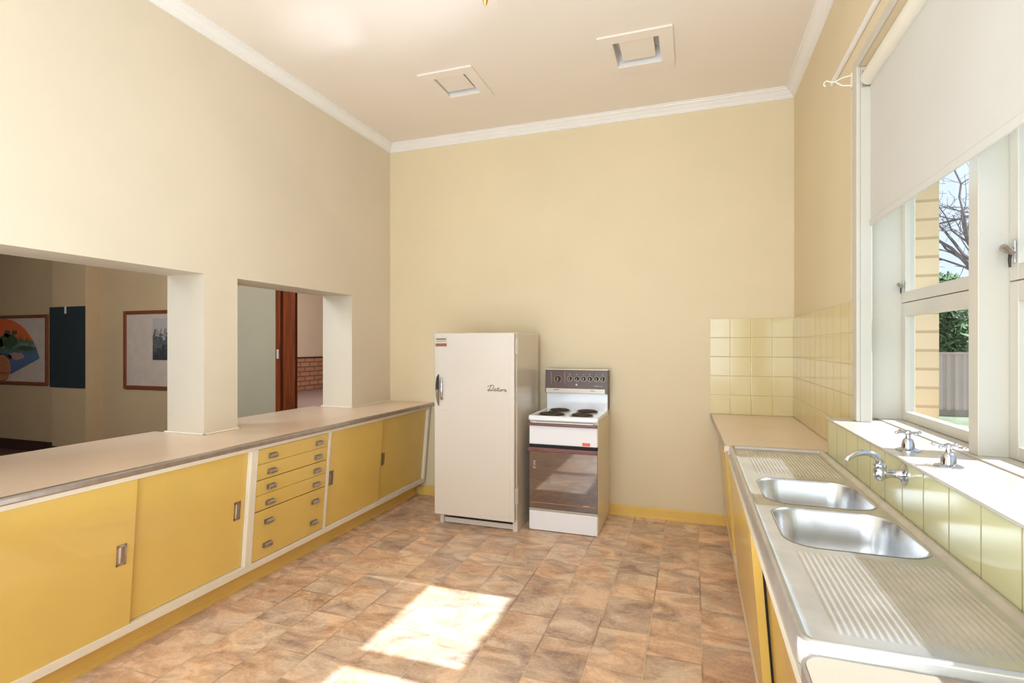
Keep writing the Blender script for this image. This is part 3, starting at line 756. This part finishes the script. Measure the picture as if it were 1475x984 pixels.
# moulding above the window
m = MB(); m.box(.722, .7395, WY0-.3, 3.33, 2.885, 2.912); struct(m.build('trim_5', M['cornice'], bevel=.004))

# roller blind
t = thing('roller_blind', 'pale beige roller blind pulled halfway down over the window', 'blind', (.79, 1.6, 2.70))
MB().tube([(.778, .42, 2.700), (.778, 2.855, 2.700)], .036, 24).build('roller', M['cream'], t, smooth=True)
B(.784, .7865, .45, 2.858, 2.03, 2.70).build('fabric', M['blind'], t)
m = MB(); m.box(.779, .791, .45, 2.858, 2.006, 2.036); m.build('bottom_bar', M['blind'], t, bevel=.004)
for y in (2.8575, .415): B(.750, .82, y-.001, y+.0012, 2.66, 2.735).build('bracket', M['chromeworn'], t)
B(.770, .792,   .40, 2.861, 2.742, 2.757).build('headrail', M['trim'], t, bevel=.002)

t = thing('curtain_rod_bracket', 'small white wire curtain rod bracket on the wall at the upper corner of the window', 'bracket', (.735, 2.985, 2.75))
B(.7345, .7395, 2.965, 2.99, 2.715, 2.785).build('plate', M['trim'], t)
m = MB(); pts = []
m.tube([(.735, 2.978, 2.775), (.700, 2.985, 2.772), (.668, 2.99, 2.760), (.650, 2.992, 2.762), (.634, 2.994, 2.772), (.622, 2.995, 2.764), (.620, 2.995, 2.752), (.628, 2.995, 2.746)], .0028, 8)
m.tube([(.735, 2.978, 2.725), (.700, 2.985, 2.733), (.672, 2.99, 2.756)], .0028, 8)
m.build('wire_hook', M['trim'], t, smooth=True)

# ------------------------------------------------------------------ dining room beyond the servery
struct(B(-13.0, -3.0, -2.6, 4.65, -.05, -.001).build('floor_dining', paint('dining_floor', (86, 60, 46), .5, .2, 2)))
struct(B(-13.0, -7.23, 4.65, 4.75, 0, ZC).build('wall_dining_far', M['otherwall']))
struct(B(-7.229, -5.25, 4.65, 4.75, 0, ZC).build('wall_dining', M['otherwall']))
m = MB(); m.box(-5.249, -4.365, 4.65, 4.75, 0, ZC); m.box(-4.365, -3.35, 4.65, 4.75, 2.15, ZC); m.box(-3.35, -3.16, 4.65, 4.75, 0, ZC)
struct(m.build('wall_dining_doorway', M['otherwall2']))
struct(B(-7.87, -7.231, 4.49, 4.6495, 0, ZC-.001).build('wall_dining_pier', M['otherwall']))
struct(B(-13.1, -13.0, -2.6, 4.75, 0, ZC).build('wall_dining_end', M['otherwall']))
struct(B(-13.0, -3.16, -2.75, -2.6, 0, ZC).build('wall_dining_rear', M['otherwall']))
struct(B(-13.0, -3.16, -2.6, 4.75, ZC, ZC+.05).build('ceiling_dining', M['ceiling']))
m = MB(); m.box(-12.99, -7.871, 4.632, 4.6495, 0, .14); m.box(-7.87, -7.231, 4.472, 4.4895, 0, .14); m.box(-7.23, -4.37, 4.632, 4.6495, 0, .14)
struct(m.build('baseboard_dining', M['dark_wood']))
# sliding timber door standing part open
dr = bpy.data.objects.new('door_1', None); col.objects.link(dr); dr.location = (-4.25, 4.68, 0); ORG[dr.name] = Vector(dr.location); dr['kind'] = 'structure'
m = MB(); m.box(-4.364, -4.30, 4.625, 4.77, .001, 2.149); m.box(-3.41, -3.352, 4.625, 4.77, .001, 2.149); m.box(-4.30, -3.41, 4.625, 4.77, 2.09, 2.149); m.build('door_frame', M['timber'], dr, bevel=.004)
B(-4.299, -4.136, 4.67, 4.71, .003, 2.088).build('door_leaf', M['timber'], dr, bevel=.003)
B(-4.345, -4.315, 4.6215, 4.625, 1.30, 1.40).build('strike_plate', M['mark'], dr)
# hall
struct(B(-11.9, -3.0, 4.75, 17, -.05, -.001).build('floor_hall', M['hallfloor']))
struct(B(-11.9, -11.7, 4.75, 17, 1.04, 4.2).build('wall_hall', M['hallwall']))
struct(B(-11.9, -11.69, 4.75, 17, 0, 1.04).build('wall_hall_brick', M['brick_hall']))
struct(B(-11.69, -11.66, 4.75, 17, 1.03, 1.07).build('trim_6', M['dark_wood']))
struct(B(-11.9, -3.0, 17, 17.2, 0, 4.2).build('wall_hall_end', M['hallwall']))
struct(B(-3.1, -3.0, 4.75, 17, 0, 4.2).build('wall_hall_side', M['hallwall']))
struct(B(-11.9, -3.0, 4.75, 17.2, 4.2, 4.25).build('ceiling_hall', M['ceiling']))
struct(MB().box(-11.9, -3.0, 4.75, 4.80, ZC+.06, 4.2).build('wall_hall_near', M['hallwall']))

# framed pictures and notice board
def frame(t, x0, x1, z0, z1, y=4.64, w_=.04):
    m = MB(); m.box(x0, x0+w_, y-.018, y+.008, z0, z1); m.box(x1-w_, x1, y-.018, y+.008, z0, z1); m.box(x0+w_, x1-w_, y-.018, y+.008, z0, z0+w_); m.box(x0+w_, x1-w_, y-.018, y+.008, z1-w_, z1)
    m.build('frame', M['frame_wood'], t, bevel=.003)
    return B(x0+w_, x1-w_, y, y+.006, z0+w_, z1-w_).build('mount', M['mount'], t)
t = thing('framed_picture', 'brown framed pinboard with a large painted fan of an orange sunset over water', 'picture', (-9.17, 4.64, .906))
mt = frame(t, -10.12, -8.215, .906, 1.863)
cx, cz, R_, r_ = -9.17, .985, .83, .18
pts = [(cx+R_*math.cos(math.radians(a)), 4.632, cz+R_*math.sin(math.radians(a))) for a in range(20, 161, 5)] + [(cx+r_*math.cos(math.radians(a)), 4.632, cz+r_*math.sin(math.radians(a))) for a in range(160, 19, -10)]
MB().prism(pts, (0, .006, 0)).build('painted_fan', M['fan'], mt)
for k, (px_, pz_, rx_, rz_, mm) in enumerate(((.12, .52, .20, .10, 'leaf_dark'), (.50, .42, .16, .035, 'leaf_dark'), (-.2, .50, .2, .12, 'leaf_dark'), (.30, .31, .17, .05, 'path'), (.10, .62, .07, .05, 'leaf_dark'), (.26, .64, .06, .03, 'leaf_dark'), (.0, .30, .2, .05, 'leaf_dark'))):
    c_ = [(cx+px_+rx_*math.cos(a*PI/9)*(1+.15*math.sin(a*3)), 4.629, cz+pz_+rz_*math.sin(a*PI/9)*(1+.2*math.cos(a*2.3))) for a in range(18)]
    MB().prism(c_, (0, .0028-.0003*k, 0)).build('painted_patch', M[mm], mt)
pts = [(cx, 4.626, 1.05)] + [(cx+.17*math.cos(math.radians(a)), 4.626, 1.12+.19*math.sin(math.radians(a))) for a in range(-20, 201, 10)]
MB().prism(pts, (0, .005, 0)).build('shell_ornament', M['shell'], mt)
pts = [(cx+.15, 4.626, 1.06), (cx+.10, 4.626, .98), (cx+.04, 4.626, .955), (cx-.04, 4.626, .955), (cx-.10, 4.626, .98), (cx-.15, 4.626, 1.06)]
MB().prism(pts, (0, .005, 0)).build('fan_base', M['shell'], mt)
t = thing('framed_picture', 'brown framed pale sheet with a grey etched landscape print', 'picture', (-6.1, 4.64, .906))
mt = frame(t, -6.755, -5.30, .906, 1.874)
B(-6.255, -5.50, 4.634, 4.6395, 1.268, 1.775).build('print', M['etch'], mt)
t = thing('notice_board', 'dark green hanging board clipped on the dining room pier', 'board', (-7.55, 4.48, .9))
B(-7.905, -7.233, 4.478, 4.4899, .905, 1.94).build('board', M['board'], t, bevel=.002)
B(-7.60, -7.575, 4.470, 4.478, 1.85, 1.945).build('clip', M['mark'], t)

# ------------------------------------------------------------------ outside
struct(B(-1, 60, -20, 60, -.65, -.60).build('ground', M['ground']))
t = thing('fence', 'pinkish grey corrugated metal fence at the far side of the yard', 'fence', (12, 18.3, -.6))
m = MB(); x = 1.2; rows = []
while x < 50:
    for dx, dy in ((0, 0), (.09, 0), (.11, .035), (.17, .035), (.19, 0)): rows.append((x+dx, 18.3+dy))
    x += .19
A = [m.bm.verts.new((a, b, -.45)) for a, b in rows]; C = [m.bm.verts.new((a, b, 1.20)) for a, b in rows]
for i in range(len(rows)-1): m.bm.faces.new((A[i], A[i+1], C[i+1], C[i]))
m.build('sheet', M['fence'], t)
m = MB(); m.box(1.2, 50, 18.27, 18.36, 1.18, 1.24); m.build('capping', M['fence'], t)
B(1.2, 50, 18.27, 18.36, -.60, -.42).build('plinth', M['plinth'], t)

def foliage(m, c, r, n, s):
    for _ in range(n):
        while True:
            p = Vector((random.uniform(-1,1), random.uniform(-1,1), random.uniform(-1,1)))
            if .45 < p.length < 1: break
        p = Vector((c[0]+p.x*r[0], c[1]+p.y*r[1], c[2]+p.z*r[2]))
        u = Vector((random.gauss(0,1), random.gauss(0,1), random.gauss(0,1))).normalized(); w_ = u.orthogonal().normalized(); k = s*random.uniform(.6, 1.3)
        v = [m.bm.verts.new(p+u*k), m.bm.verts.new(p+w_*k*.5), m.bm.verts.new(p-u*k), m.bm.verts.new(p-w_*k*.5)]
        m.bm.faces.new(v)
def leafy(label, x, y, blobs, trunk):
    t = thing('leafy_tree', label, 'tree', (x, y, -.6), 'leafy trees beyond the fence')
    m = MB()
    for c, r, n in blobs: foliage(m, c, r, n, .13)
    m.build('foliage', M['leaf'], t)
    MB().tube([(x, y, -.6), (x+.05, y, trunk*.5), (x, y+.1, trunk)], [.16, .13, .08], 10).build('trunk', M['twig'], t, smooth=True)
leafy('round dull green tree rising behind the fence, nearest the brick reveal', 8.25, 22.0, [((8.2, 22.0, 2.6), (.85, 1.0, 1.35), 3000), ((8.9, 22.2, 1.6), (1.2, 1.0, 1.0), 2200)], 2.4)
leafy('low spreading green tree behind the fence beside the mullion', 12.3, 25.6, [((11.6, 25.6, 1.9), (1.6, 1.1, 1.1), 3400), ((13.6, 25.8, 1.7), (1.6, 1.1, 1.3), 2600)], 1.8)
# bare winter tree
t = thing('bare_tree', 'leafless tree with thin tangled grey branches against the sky', 'tree', (6.55, 15.0, -.6))
m = MB(); m.tube([(6.55, 15.0, -.6), (6.6, 15.0, 1.4), (6.5, 14.95, 2.8)], [.16, .13, .11], 10); m.build('trunk', M['twig'], t, smooth=True)
m = MB()
def branch(p, d, L, r, dep):
    pts = [Vector(p)]; dd = Vector(d).normalized(); k = 5
    for i in range(k):
        dd = (dd + Vector((random.gauss(0,.16), random.gauss(0,.16), random.gauss(.02,.16)))).normalized(); pts.append(pts[-1]+dd*L/k)
    m.tube(pts, [max(r*(1-.6*i/k), .004) for i in range(k+1)], 5, cap=False)
    if dep > 0:
        for i in range(random.randint(2, 3)):
            q = pts[random.randint(1, k)]; a = Vector((random.gauss(0,1), random.gauss(0,1)*.6, random.gauss(.15,.8))).normalized()
            branch(q, (dd*.7 + a).normalized(), L*random.uniform(.55,.8), r*.5, dep-1)
top = Vector((6.5, 14.95, 2.9))
for d_, L, r in (((-1, -.1, .55), 1.9, .06), ((-.9, .2, .9), 1.9, .05), ((-.6, -.1, 1.2), 1.9, .05), ((.1, 0, 1), 2.2, .07), ((.9, .2, .8), 2.0, .06), ((.8, -.3, .4), 1.7, .05), ((-.3, .2, 1.4), 2.2, .05)):
    branch(top + Vector((0,0,random.uniform(-.1, .1))), d_, L, r, 4)
m.build('branches', M['twig'], t, smooth=True)

# ------------------------------------------------------------------ lights
def area(name, loc, target, sx, sy, power, color=(1,1,1)):
    l = bpy.data.lights.new(name, 'AREA'); l.shape = 'RECTANGLE'; l.size = sx; l.size_y = sy; l.energy = power; l.color = color
    o = bpy.data.objects.new(name, l); col.objects.link(o); o.location = loc
    o.rotation_euler = (Vector(target)-Vector(loc)).to_track_quat('-Z', 'Y').to_euler(); return o
l = bpy.data.lights.new('sun', 'SUN'); l.energy = 10.5; l.angle = .012; l.color = (1, .99, .93)
o = bpy.data.objects.new('sun', l); col.objects.link(o); o.location = (8, 3, 9); o.rotation_euler = Vector((-1.137, -.020, -1)).to_track_quat('-Z', 'Y').to_euler()
area('room_fill', (-.6, -2.2, 1.8), (-1.3, 4.0, 1.1), 3.0, 2.4, 135, (.90, .975, .97))
area('ceiling_fill', (-1.0, .4, .9), (-1.0, .9, 3.4), 1.6, 2.6, 68, (.92, .985, .96))  # unseen upward lamp added to brighten the ceiling
area('dining_fill', (-4.6, 1.6, 3.1), (-7.2, 4.4, 1.2), 2.0, 2.0, 130, (1, .96, .9))  # unseen lamp added to brighten the dining room
area('hall_fill', (-8, 11.5, 4.0), (-10.5, 12.5, 0), 4, 4, 320, (1, .95, .92))  # added lamp, out of view, lifts the hall beyond the doorway

def glow(loc, target, power, deg):
    l = bpy.data.lights.new('sink_glint_spot', 'SPOT'); l.energy = power; l.spot_size = math.radians(deg); l.spot_blend = 1; l.shadow_soft_size = .05
    o = bpy.data.objects.new('sink_glint_spot', l); col.objects.link(o); o.location = loc; o.rotation_euler = (Vector(target)-Vector(loc)).to_track_quat('-Z', 'Y').to_euler()
# added spots imitate sunlight thrown up onto the ceiling by the polished sink
glow((.30, 1.75, .98), (-1.55, 2.45, 3.43), 120, 26)
glow((.30, 1.75, .98), (-2.25, 2.72, 3.43), 110, 9)
glow((.30, 1.75, .98), (-2.12, 2.86, 3.43), 80, 4)
w_ = bpy.data.worlds.new('sky'); sc.world = w_; w_.use_nodes = True; t = w_.node_tree
bg = t.nodes['Background']; tc = t.nodes.new('ShaderNodeTexCoord'); nz = t.nodes.new('ShaderNodeTexNoise'); nz.inputs['Scale'].default_value = 3.5; nz.inputs['Detail'].default_value = 6
cr = t.nodes.new('ShaderNodeValToRGB'); cr.color_ramp.elements[0].position = .40; cr.color_ramp.elements[0].color = (.60, .78, 1, 1); cr.color_ramp.elements[1].position = .58; cr.color_ramp.elements[1].color = (.97, .98, 1, 1)
t.links.new(tc.outputs['Generated'], nz.inputs['Vector']); t.links.new(nz.outputs['Fac'], cr.inputs[0]); t.links.new(cr.outputs[0], bg.inputs[0]); bg.inputs[1].default_value = 1.0

# ------------------------------------------------------------------ camera
cam = bpy.data.cameras.new('camera'); co = bpy.data.objects.new('camera', cam); col.objects.link(co)
YAW = math.atan(260.5/755)
co.location = (0, 0, 1.45); co.rotation_euler = (PI/2, 0, YAW)
cam.sensor_width = 36; cam.lens = 755*36/1475; cam.shift_y = 5/1475; cam.clip_start = .02
sc.camera = co
sc.view_settings.view_transform = 'Standard'; sc.view_settings.look = 'None'; sc.view_settings.exposure = .04; sc.view_settings.use_white_balance = True; sc.view_settings.white_balance_temperature = 5500; sc.view_settings.white_balance_tint = 8
sc.cycles.use_denoising = True; sc.cycles.max_bounces = 10; sc.cycles.diffuse_bounces = 6; sc.cycles.transparent_max_bounces = 12
sc.cycles.caustics_reflective = False; sc.cycles.caustics_refractive = False; sc.cycles.sample_clamp_indirect = 6
